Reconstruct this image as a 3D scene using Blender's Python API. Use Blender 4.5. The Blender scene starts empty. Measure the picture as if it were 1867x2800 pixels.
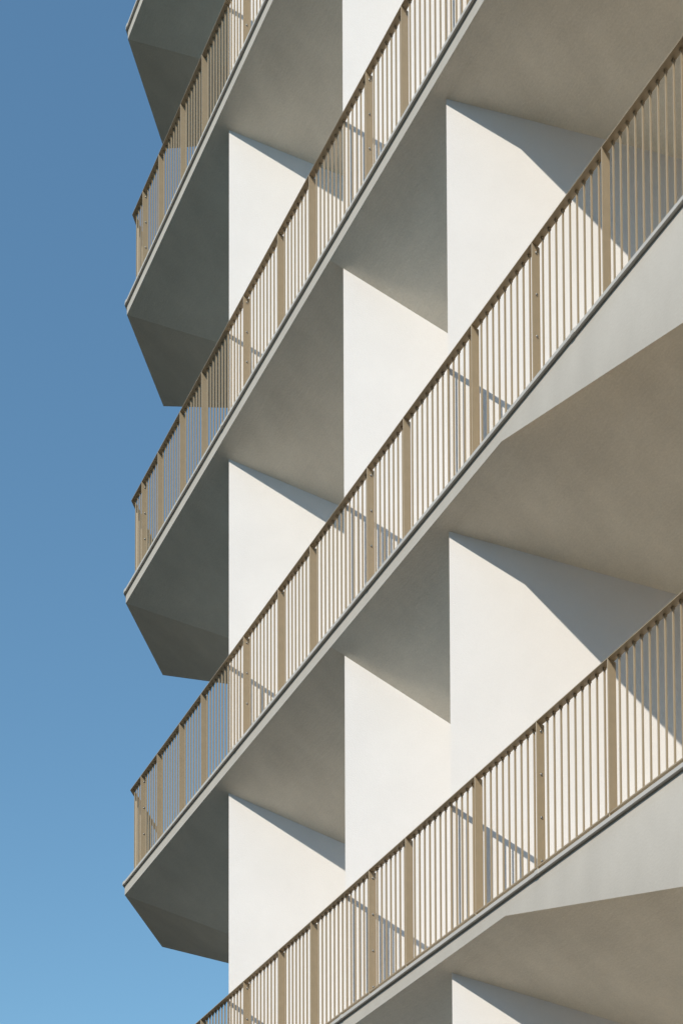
import bpy, bmesh, math, random
from mathutils import Vector, Matrix
random.seed(7)
SC = bpy.context.scene
COL = SC.collection

# ------------------------------------------------------------------ camera
# world: X runs along the balcony front (towards the viewer), Y goes into the building, Z up
FPX, CY, PITCH, ROLL, YAW = 3612.1, 4291.6, 0.0412, -0.0031, 0.5567
F = Vector((-math.cos(YAW) * math.cos(PITCH), math.sin(YAW) * math.cos(PITCH), math.sin(PITCH)))
R0 = F.cross(Vector((0, 0, 1))).normalized()
U0 = R0.cross(F)
R = math.cos(ROLL) * R0 + math.sin(ROLL) * U0
U = -math.sin(ROLL) * R0 + math.cos(ROLL) * U0
cam = bpy.data.cameras.new("camera")
co = bpy.data.objects.new("camera", cam)
COL.objects.link(co)
m = Matrix((R, U, -F)).transposed().to_4x4()
m.translation = Vector((12.098, -5.0029, -16.33))
co.matrix_world = m
cam.sensor_fit = 'HORIZONTAL'
cam.sensor_width = 36.0
cam.lens = 36.0 * FPX / 1867.0
cam.shift_y = (CY - 1400.0) / 1867.0            # rising-front (architectural) lens
cam.clip_start = 0.1
cam.clip_end = 3000.0
SC.camera = co

# ------------------------------------------------------------------ sky and sun
SUN_TRAVEL = Vector((-0.768, 1.0, -0.845)).normalized()
to_sun = -SUN_TRAVEL
SUN_EL = math.asin(to_sun.z)
SUN_AZ = math.atan2(to_sun.x, to_sun.y)
w = bpy.data.worlds.new("World")
SC.world = w
w.use_nodes = True
nt = w.node_tree
bg = nt.nodes["Background"]
sky = nt.nodes.new("ShaderNodeTexSky")
sky.sky_type = 'NISHITA'
sky.sun_disc = False
sky.sun_elevation = SUN_EL
sky.sun_rotation = SUN_AZ
sky.altitude = 1500.0
sky.air_density = 2.2
sky.dust_density = 0.3
sky.ozone_density = 7.0
tint = nt.nodes.new("ShaderNodeMix")
tint.data_type = 'RGBA'
tint.blend_type = 'MULTIPLY'
tint.inputs[0].default_value = 1.0
tint.inputs[7].default_value = (0.92, 1.03, 0.97, 1.0)
nt.links.new(sky.outputs[0], tint.inputs[6])
nt.links.new(tint.outputs[2], bg.inputs[0])
bg.inputs[1].default_value = 0.15
sl = bpy.data.lights.new("sun", 'SUN')
sl.energy = 3.18
sl.angle = math.radians(0.5)
sl.color = (1.0, 0.915, 0.775)
so = bpy.data.objects.new("sun", sl)
so.rotation_euler = SUN_TRAVEL.to_track_quat('-Z', 'Y').to_euler()
so.location = to_sun * 60
COL.objects.link(so)
SC.view_settings.view_transform = 'Standard'
SC.view_settings.look = 'None'
SC.view_settings.exposure = 0.0
SC.view_settings.gamma = 1.0
SC.cycles.max_bounces = 24
SC.cycles.diffuse_bounces = 20

# ------------------------------------------------------------------ materials
def mat(name, col, rough=0.6, metal=0.0, vary=0.06, scale=3.0, bump=0.0, bscale=60.0, streak=0.0, spec=0.5, stretch=None, fine=0.0, trowel=0.0):
    mt = bpy.data.materials.new(name)
    mt.use_nodes = True
    n, l = mt.node_tree.nodes, mt.node_tree.links
    b = n["Principled BSDF"]
    b.inputs["Roughness"].default_value = rough
    b.inputs["Metallic"].default_value = metal
    b.inputs["Specular IOR Level"].default_value = spec
    tc = n.new("ShaderNodeTexCoord")
    no = n.new("ShaderNodeTexNoise")
    no.inputs["Scale"].default_value = scale
    no.inputs["Detail"].default_value = 6.0
    no.inputs["Roughness"].default_value = 0.6
    vec = tc.outputs["Object"]
    if stretch:
        mp = n.new("ShaderNodeMapping")
        mp.inputs["Scale"].default_value = stretch
        l.new(vec, mp.inputs["Vector"])
        l.new(mp.outputs["Vector"], no.inputs["Vector"])
    else:
        l.new(vec, no.inputs["Vector"])
    fac = no.outputs["Fac"]
    if fine > 0:
        nf = n.new("ShaderNodeTexNoise")
        nf.inputs["Scale"].default_value = 90.0
        nf.inputs["Detail"].default_value = 3.0
        l.new(vec, nf.inputs["Vector"])
        mx = n.new("ShaderNodeMix")
        mx.data_type = 'FLOAT'
        mx.inputs[0].default_value = fine
        l.new(fac, mx.inputs[2])
        l.new(nf.outputs["Fac"], mx.inputs[3])
        fac = mx.outputs[0]
    rp = n.new("ShaderNodeValToRGB")
    rp.color_ramp.elements[0].position = 0.3
    rp.color_ramp.elements[1].position = 0.7
    rp.color_ramp.elements[0].color = tuple(c * (1 - vary) for c in col) + (1,)
    rp.color_ramp.elements[1].color = tuple(min(1, c * (1 + vary)) for c in col) + (1,)
    l.new(fac, rp.inputs["Fac"])
    l.new(rp.outputs["Color"], b.inputs["Base Color"])
    if trowel > 0:
        mp2 = n.new("ShaderNodeMapping")
        mp2.inputs["Rotation"].default_value = (0.0, 0.0, math.radians(35))
        mp2.inputs["Scale"].default_value = (1.0, 4.5, 4.5)
        l.new(vec, mp2.inputs["Vector"])
        nl = n.new("ShaderNodeTexNoise")
        nl.inputs["Scale"].default_value = 4.0
        nl.inputs["Detail"].default_value = 7.0
        nl.inputs["Roughness"].default_value = 0.62
        nl.inputs["Distortion"].default_value = 0.6
        l.new(mp2.outputs["Vector"], nl.inputs["Vector"])
        b2 = n.new("ShaderNodeBump")
        b2.inputs["Strength"].default_value = trowel
        b2.inputs["Distance"].default_value = 0.02
        l.new(nl.outputs["Fac"], b2.inputs["Height"])
        l.new(b2.outputs["Normal"], b.inputs["Normal"])
    if bump > 0:
        nb = n.new("ShaderNodeTexNoise")
        nb.inputs["Scale"].default_value = bscale
        nb.inputs["Detail"].default_value = 5.0
        l.new(vec, nb.inputs["Vector"])
        bp = n.new("ShaderNodeBump")
        bp.inputs["Strength"].default_value = bump
        bp.inputs["Distance"].default_value = 0.01
        l.new(nb.outputs["Fac"], bp.inputs["Height"])
        if trowel > 0:
            l.new(b2.outputs["Normal"], bp.inputs["Normal"])
        l.new(bp.outputs["Normal"], b.inputs["Normal"])
    return mt

M_WALL = mat("white_render", (0.855, 0.83, 0.82), 0.85, vary=0.035, scale=2.2, bump=0.18, bscale=140, spec=0.2, fine=0.3)
M_CONC = mat("pale_concrete", (0.625, 0.575, 0.51), 0.8, vary=0.075, scale=2.9, bump=0.10, bscale=70, spec=0.3, stretch=(1.5, 1.5, 0.7), fine=0.25)
M_SOFF = mat("soffit_render", (0.86, 0.79, 0.67), 0.85, vary=0.12, scale=3.2, stretch=(1.0, 0.45, 1.0), bump=0.2, bscale=70, spec=0.2, fine=0.35, trowel=0.17)
M_FLOOR = mat("balcony_paving", (0.70, 0.63, 0.52), 0.8, vary=0.12, scale=4)
M_FLASH = mat("zinc_flashing", (0.66, 0.63, 0.585), 0.6, spec=0.2, metal=0.0, vary=0.05, scale=5)
M_RAIL = mat("bronze_paint", (0.44, 0.345, 0.23), 0.42, vary=0.04, scale=14, bump=0.03, bscale=300, spec=0.4)
M_BOLT = mat("steel_bolt", (0.34, 0.33, 0.31), 0.4, metal=1.0, vary=0.05, scale=30)
M_GROUND = mat("ground_paving", (0.035, 0.028, 0.02), 0.9, vary=0.15, scale=0.35, bump=0.2, bscale=20)

M_SKY_BLOCKER = mat("sky_blocker_slope", (0.045, 0.05, 0.028), 0.95, vary=0.4, scale=0.12, bump=0.3, bscale=0.8, spec=0.1)  # dark green for the added ring that blocks horizon sky

# ------------------------------------------------------------------ helpers
def link(name, mesh, parent=None, mats=()):
    o = bpy.data.objects.new(name, mesh)
    for x in mats:
        if x.name not in [k.name for k in mesh.materials if k]:
            mesh.materials.append(x)
    COL.objects.link(o)
    if parent:
        o.parent = parent
    return o

def empty(name, loc, label, cat, group=None):
    o = bpy.data.objects.new(name, None)
    o.empty_display_size = 0.3
    o.location = loc
    COL.objects.link(o)
    o["label"] = label
    o["category"] = cat
    if group:
        o["group"] = group
    return o

def mesh_from(name, verts, faces, flip=False):
    me = bpy.data.meshes.new(name)
    me.from_pydata([tuple(v) for v in verts], [], [tuple(f) for f in faces])
    me.update()
    return me

def clean(me, merge=1e-5, tri=False):
    bm = bmesh.new()
    bm.from_mesh(me)
    bmesh.ops.remove_doubles(bm, verts=bm.verts, dist=merge)
    bmesh.ops.recalc_face_normals(bm, faces=bm.faces)
    bm.to_mesh(me)
    bm.free()
    me.update()
    return me

def box_mesh(name, x0, x1, y0, y1, z0, z1, bevel=0.0):
    bm = bmesh.new()
    bmesh.ops.create_cube(bm, size=1.0)
    for v in bm.verts:
        v.co = Vector(((x0 + x1) / 2 + v.co.x * (x1 - x0), (y0 + y1) / 2 + v.co.y * (y1 - y0), (z0 + z1) / 2 + v.co.z * (z1 - z0)))
    if bevel:
        bmesh.ops.bevel(bm, geom=list(bm.edges), offset=bevel, segments=1, affect='EDGES')
    me = bpy.data.meshes.new(name)
    bm.to_mesh(me)
    bm.free()
    return me

def prism(name, poly, z0, z1):
    n = len(poly)
    v = [(x, y, z0) for x, y in poly] + [(x, y, z1) for x, y in poly]
    f = [tuple(range(n))[::-1], tuple(range(n, 2 * n))]
    for i in range(n):
        j = (i + 1) % n
        f.append((i, j, n + j, n + i))
    return clean(mesh_from(name, v, f))

# ------------------------------------------------------------------ dimensions
XEND = 13.0
LB = 1.04
S2 = math.sqrt(0.5)
ZL = [-0.0461, -3.0, -6.0345, -9.0489, -12.0402, -15.04]      # underside height of each balcony edge
ZGROUND = -17.95
FH = 0.095                       # height of the concrete edge
UA = math.radians(55.2)
UX, UY = math.cos(UA), math.sin(UA)
XF = [2.0113, 3.9492, 5.2241, 8.8]
SB = [0.124, 0.1027, 0.12, 0.12]
MF = [0.4849, 0.7066, 0.3357, 0.3357]
P = [(XF[k] + UX * SB[k], UY * SB[k]) for k in range(4)]
BA = math.radians(115)
BX, BY = math.cos(BA), math.sin(BA)
def tooth(a, b):
    # a + t*u = b + s*back
    dx, dy = b[0] - a[0], b[1] - a[1]
    det = UX * (-BY) - (-BX) * UY
    t = (dx * (-BY) - (-BX) * dy) / det
    return (a[0] + UX * t, a[1] + UY * t)
Q = [tooth(P[0], P[1]), tooth(P[1], P[2]), tooth(P[2], P[3]), (P[3][0] + 2.3 * UX, P[3][1] + 2.3 * UY)]
Q0 = (P[0][0] + BX * 2.1, P[0][1] + BY * 2.1)
XK, EE = 5.965, 0.3585
BT = 0.10                        # thickness of the deepening edge beam
A = (0.0, 0.0)
B = (-S2 * LB, S2 * LB)
C = (B[0] + 1.75 * 0.8461, B[1] + 1.75 * 0.533)

# ------------------------------------------------------------------ ground
g = link("ground", mesh_from("ground", [(-700, -700, ZGROUND), (700, -700, ZGROUND), (700, 700, ZGROUND), (-700, 700, ZGROUND)], [(0, 1, 2, 3)]), mats=[M_GROUND])
g["kind"] = "structure"
# unseen slopes added to keep low sky light off the soffits (below the frame)
V, FA = [], []
NR, NA = 14, 72
for i in range(NR + 1):
    t = i / NR
    for j in range(NA):
        a = 2 * math.pi * j / NA
        r = 60 + 240 * t
        h = 48 * (1 - (1 - min(1, t * 2.2)) ** 2) * (0.86 + 0.14 * math.sin(3 * a + 1.0) * math.cos(5 * a)) - 0.3
        V.append((r * math.cos(a) + 4, r * math.sin(a) + 2, ZGROUND + h))
for i in range(NR):
    for j in range(NA):
        k = (j + 1) % NA
        FA.append((i * NA + j, (i + 1) * NA + j, (i + 1) * NA + k, i * NA + k))
hl = link("sky_blocker_hills", mesh_from("sky_blocker_hills", V, FA), mats=[M_SKY_BLOCKER])
for p_ in hl.data.polygons:
    p_.use_smooth = True
hl["kind"] = "structure"

# ------------------------------------------------------------------ building
tower = empty("apartment_tower", (4, 2, ZGROUND), "white apartment tower with saw-tooth walls and thin pale concrete balcony slabs", "building")
def child(o, parent):
    o.parent = parent
    o.matrix_parent_inverse = parent.matrix_world.inverted()
    return o
tower_inv = Matrix.Translation((4, 2, ZGROUND)).inverted()
def part(name, me, mats, parent=None):
    o = link(name, me, parent or tower, mats)
    if parent is None:
        o.matrix_parent_inverse = tower_inv
    return o

ZTOP = 3.4
prev = Q0
for k in range(4):
    part("fin_wall", prism("fin_wall", [P[k], Q[k], prev], ZGROUND, ZTOP), [M_WALL])
    prev = Q[k]
part("core_wall", prism("core_wall", [Q0, Q[0], Q[1], Q[2], Q[3], (XEND, Q[3][1]), (XEND, 6.0), (0.9, 6.0)], ZGROUND, ZTOP - 0.02), [M_WALL])

def slab_mesh():
    V, FA, FM = [], [], []
    def poly(pts, mi=0):
        i0 = len(V)
        V.extend(pts)
        FA.append(tuple(range(i0, i0 + len(pts))))
        FM.append(mi)
    m1 = MF[0] / UY
    p1 = lambda x, y: (x, y, -m1 * y)
    # far end: hipped soffit
    hA = 1.9
    HA = p1(hA / 1.197, hA)
    mb = 0.455
    t = 2.5
    HB = (B[0] + t * 0.8461, B[1] + t * 0.533, -t * 0.4436)
    A3, B3 = (0, 0, 0), (B[0], B[1], 0)
    poly([A3, B3, HB]); poly([A3, HB, HA])
    X = [(x, 0.0, 0.0) for x in XF]
    T1 = (P[0][0], P[0][1], -m1 * P[0][1])
    poly([A3, HA, T1, X[0]])
    # bay 1
    q = (Q[0][0] + 0.2 * UX, Q[0][1] + 0.2 * UY)
    s = (P[1][0] + 0.1, P[1][1] + 0.22)
    poly([X[0], T1, p1(*q), p1(*s), p1(*P[1]), X[1]])
    # bay 2 (steeper, slightly warped)
    T2 = (P[1][0], P[1][1], -MF[1] * SB[1])
    T3 = (P[2][0], P[2][1], -MF[2] * SB[2])
    L2 = math.hypot(Q[1][0] - P[1][0], Q[1][1] - P[1][1]) + 0.25 + SB[1]
    Q2 = (XF[1] + UX * L2, UY * L2, -MF[1] * L2)
    Lmax = math.hypot(Q[1][0] - P[1][0], Q[1][1] - P[1][1]) + 0.25 + SB[1]
    def ruled(sx, t):
        za = -MF[1] * t
        k, s0, s1, r = SB[2], MF[2], 0.80, 0.35
        zb = -s0 * t
        if t > k:
            e = t - k
            zb -= (s1 - s0) * (e * e / (2 * r) if e < r else e - r / 2)
        x0 = XF[1] + (XF[2] - XF[1]) * sx
        return (x0 + UX * t, UY * t, za * (1 - sx) + zb * sx)
    NS, NT = 16, 20
    for i in range(NS):
        for j in range(NT):
            t0, t1 = Lmax * (j / NT) ** 1.4, Lmax * ((j + 1) / NT) ** 1.4
            s0_, s1_ = i / NS, (i + 1) / NS
            poly([ruled(s0_, t0), ruled(s0_, t1), ruled(s1_, t1), ruled(s1_, t0)])
    # bay 3 and the deepening part beyond the kink
    m3 = MF[2] / UY
    L3 = math.hypot(Q[2][0] - P[2][0], Q[2][1] - P[2][1]) + 0.6
    K3 = (XK, 0, 0)
    YM = UY * L3
    pe = lambda x, y=0.0: (x, y, -EE * max(0.0, x - XK))      # lower edge of the deepening edge beam
    poly([X[2], (XF[2] + UX / UY * YM, YM, -m3 * YM), (XEND, YM, -m3 * YM), (XEND, BT, -m3 * BT), (XK, BT, -m3 * BT), K3])
    FM = [2] * len(FA)
    # edge beam: its inner face runs up from the lower edge to the soffit
    poly([K3, pe(XEND, 0), (XEND, BT, -m3 * BT)], 2)
    poly([K3, (XEND, BT, -m3 * BT), (XK, BT, -m3 * BT)], 2)
    # edges
    up = lambda p: (p[0], p[1], FH)
    bot = [HB, B3, A3, X[0], X[1]] + [(XF[1] + (XF[2] - XF[1]) * i / 16, 0, 0) for i in range(1, 16)] + [X[2], K3]
    bot += [pe(XEND, 0)]
    for a, b in zip(bot[:-1], bot[1:]):
        poly([a, b, up(b), up(a)])
    # upper surface
    top = [up(HB), up(B3), up(A3), up(pe(XEND, 0)), (XEND, 3.4, FH), (HB[0], 3.4, FH)]
    poly(top[::-1], 1)
    me = mesh_from("balcony_slab", V, FA)
    for p_, mi in zip(me.polygons, FM):
        p_.material_index = mi
    bm = bmesh.new(); bm.from_mesh(me)
    bmesh.ops.remove_doubles(bm, verts=bm.verts, dist=1e-5)
    bmesh.ops.recalc_face_normals(bm, faces=bm.faces)
    bm.to_mesh(me); bm.free()
    return me
SLAB = slab_mesh()
for p_ in SLAB.polygons: p_.use_smooth = True
SLAB.set_sharp_from_angle(angle=math.radians(9))
SLAB.materials.append(M_CONC); SLAB.materials.append(M_FLOOR); SLAB.materials.append(M_SOFF)

# path of the balcony edge (near end -> far corner -> return) and offsets from it
EDGE = [(XEND, 0.0), A, B, C]
def offset_path(d, mult=(1, 1, 1), ext=0.0):
    segs = []
    for i in range(3):
        a, b = Vector(EDGE[i]), Vector(EDGE[i + 1])
        t = (b - a).normalized()
        nrm = Vector((t.y, -t.x))       # inward
        segs.append((a + nrm * d * mult[i], t))
    pts = [segs[0][0]]
    for i in range(2):
        (a, t), (b, s) = segs[i], segs[i + 1]
        den = t.x * s.y - t.y * s.x
        k = ((b.x - a.x) * s.y - (b.y - a.y) * s.x) / den
        pts.append(a + t * k)
    a, t = segs[2]
    pts.append(a + t * (Vector(EDGE[3]) - Vector(EDGE[2])).length)
    return pts
def strip(name, d0, d1, z0, z1, mult=(1, 1, 1)):
    o, i = offset_path(d0, mult), offset_path(d1, mult)
    V, FA = [], []
    for k in range(4):
        V += [(o[k].x, o[k].y, z0), (i[k].x, i[k].y, z0), (i[k].x, i[k].y, z1), (o[k].x, o[k].y, z1)]
    for k in range(3):
        a, b = 4 * k, 4 * k + 4
        for j in range(4):
            FA.append((a + j, a + (j + 1) % 4, b + (j + 1) % 4, b + j))
    FA += [(0, 1, 2, 3), (15, 14, 13, 12)]
    return clean(mesh_from(name, V, FA))
FLASH = strip("edge_flashing", -0.021, 0.30, FH + 0.001, FH + 0.024)
CLIP = box_mesh("flashing_joint", -0.016, 0.016, -0.0245, 0.05, FH - 0.001, FH + 0.027, 0.001)
FLASH.materials.append(M_FLASH); CLIP.materials.append(M_FLASH)
for i, z in enumerate([2.95] + ZL):
    s = part("balcony_slab", SLAB, [])
    s.location.z = z
    f = link("edge_flashing", FLASH, s)
    for x in (0.02, 2.3, 4.35, 6.52, 8.7):
        c = link("flashing_joint", CLIP, s)
        c.location.x = x + (0.12 * ((i * 37) % 5 - 2) if x > 0.1 else 0)

# ------------------------------------------------------------------ railings
RY, HR = 0.0515, 1.094
MULT = (1, 0.8, 1)
HAND = strip("handrail", RY, RY + 0.048, HR - 0.0055, HR, MULT)
BOTR = strip("bottom_rail", RY, RY + 0.046, 0.200, 0.208, MULT)
PD = 0.062
POST = box_mesh("post", -0.006, 0.0, RY, RY + PD, FH + 0.028, HR - 0.0055, 0.0008)
PAIR = box_mesh("post", -0.015, -0.007, RY + 0.016, RY + PD - 0.002, FH + 0.028, HR - 0.0055, 0.0008)
BAR = box_mesh("baluster", -0.0065, 0.0, 0.0, 0.0132, 0.208, HR - 0.0055, 0.0006)
shade_collar = box_mesh("shade_collar", -0.0105, 0.0035, -0.003, 0.0165, HR - 0.017, HR - 0.0056, 0.001)  # added collar, imitates the dark shaded spot where each bar meets the handrail
bm = bmesh.new(); bm.from_mesh(BAR); bm.from_mesh(shade_collar); bm.to_mesh(BAR); bm.free()
bm = bmesh.new()
bmesh.ops.create_uvsphere(bm, u_segments=12, v_segments=8, radius=0.0092)
for v in bm.verts:
    v.co.x = max(v.co.x, -0.001) * 0.8
me = bpy.data.meshes.new("bolt"); bm.to_mesh(me); bm.free()
for p_ in me.polygons: p_.use_smooth = True
BOLT = me
for me_ in (HAND, BOTR, POST, PAIR, BAR): me_.materials.append(M_RAIL)
BOLT.materials.append(M_BOLT)
DOUBLE = [0.275, 2.45, 4.375, 6.207, 8.3, 10.3, 12.3]
SINGLE = [0.665, 1.17, 1.632, 3.051, 3.557, 4.835, 5.608, 6.816, 7.45, 8.9, 9.5, 10.9, 11.6]
BARY = RY + 0.031
def joined(name, mesh, mats_, mx):
    V, FA = [], []
    for M in mx:
        i0 = len(V)
        V += [M @ v.co for v in mesh.vertices]
        FA += [tuple(i0 + k for k in p_.vertices) for p_ in mesh.polygons]
    me = mesh_from(name, V, FA)
    for x in mats_: me.materials.append(x)
    return me
def railing(level, label, lo, hi):
    z = ZL[level]
    r = empty("balcony_railing", (0, 0, z), label, "railing", "bronze railings along the balcony edges")
    link("handrail", HAND, r); link("bottom_rail", BOTR, r)
    posts = sorted([(x, True) for x in DOUBLE] + [(x, False) for x in SINGLE])
    for x, dbl in posts:
        p_ = link("post", POST, r); p_.location.x = x
        if dbl:
            q_ = link("post", PAIR, r); q_.location.x = x
            for zb in (0.245, 0.51, 0.775, 1.04):
                b = link("bolt", BOLT, p_); b.location = (0.0, RY + 0.034, zb)
    rest = []
    marks = [0.045] + [x for x, _ in posts] + [XEND - 0.1]
    xs = []
    for k in range(len(marks) - 1):
        L = marks[k + 1] - marks[k]
        n = max(1, round(L / 0.0593)) - 1
        j0 = 0 if k == 0 else 1
        for j in range(j0, n + 1):
            xs.append(marks[k] + L * j / (n + 1) - 0.002)
    for x in xs:
        if lo <= x <= hi:
            b = link("baluster", BAR, r); b.location = (x, BARY, 0)
        else:
            rest.append(Matrix.Translation((x, BARY, 0)))
    # the returns round the far corner
    op = offset_path(BARY, MULT)
    pp = offset_path(0.0, (1, 1, 1))
    pm = []
    for s_ in (1, 2):
        a, b = op[s_], op[s_ + 1]
        t = (b - a).normalized()
        ang = math.atan2(t.y, t.x) - math.pi
        L = (b - a).length
        n = int(L / 0.0593)
        off = offset_path(RY, MULT)[s_]
        for j in range(1, n):
            p0 = a + t * (L * j / n)
            Mx = Matrix.Translation((p0.x, p0.y, 0)) @ Matrix.Rotation(ang, 4, 'Z')
            if j % 9 == 7:
                Mp = Matrix.Translation((p0.x, p0.y, 0)) @ Matrix.Rotation(ang, 4, 'Z') @ Matrix.Translation((0, -BARY, 0))
                q_ = link("post", POST, r); q_.matrix_local = Mp
            else:
                rest.append(Mx)
    st = link("baluster", joined("baluster", BAR, [M_RAIL], rest), r)
    st["kind"] = "stuff"
    return r
railing(1, "bronze bar railing on the uppermost railed balcony, running out at the top left", -1, 5.2)
railing(2, "bronze bar railing second from the top, ending at the left corner below the first", -1, 5.7)
railing(3, "bronze bar railing third from the top, spanning from left corner to upper right", 1.55, 7.45)
railing(4, "lowest bronze bar railing, crossing the bottom of the picture with its brown bottom rail showing", 1.7, 7.6)
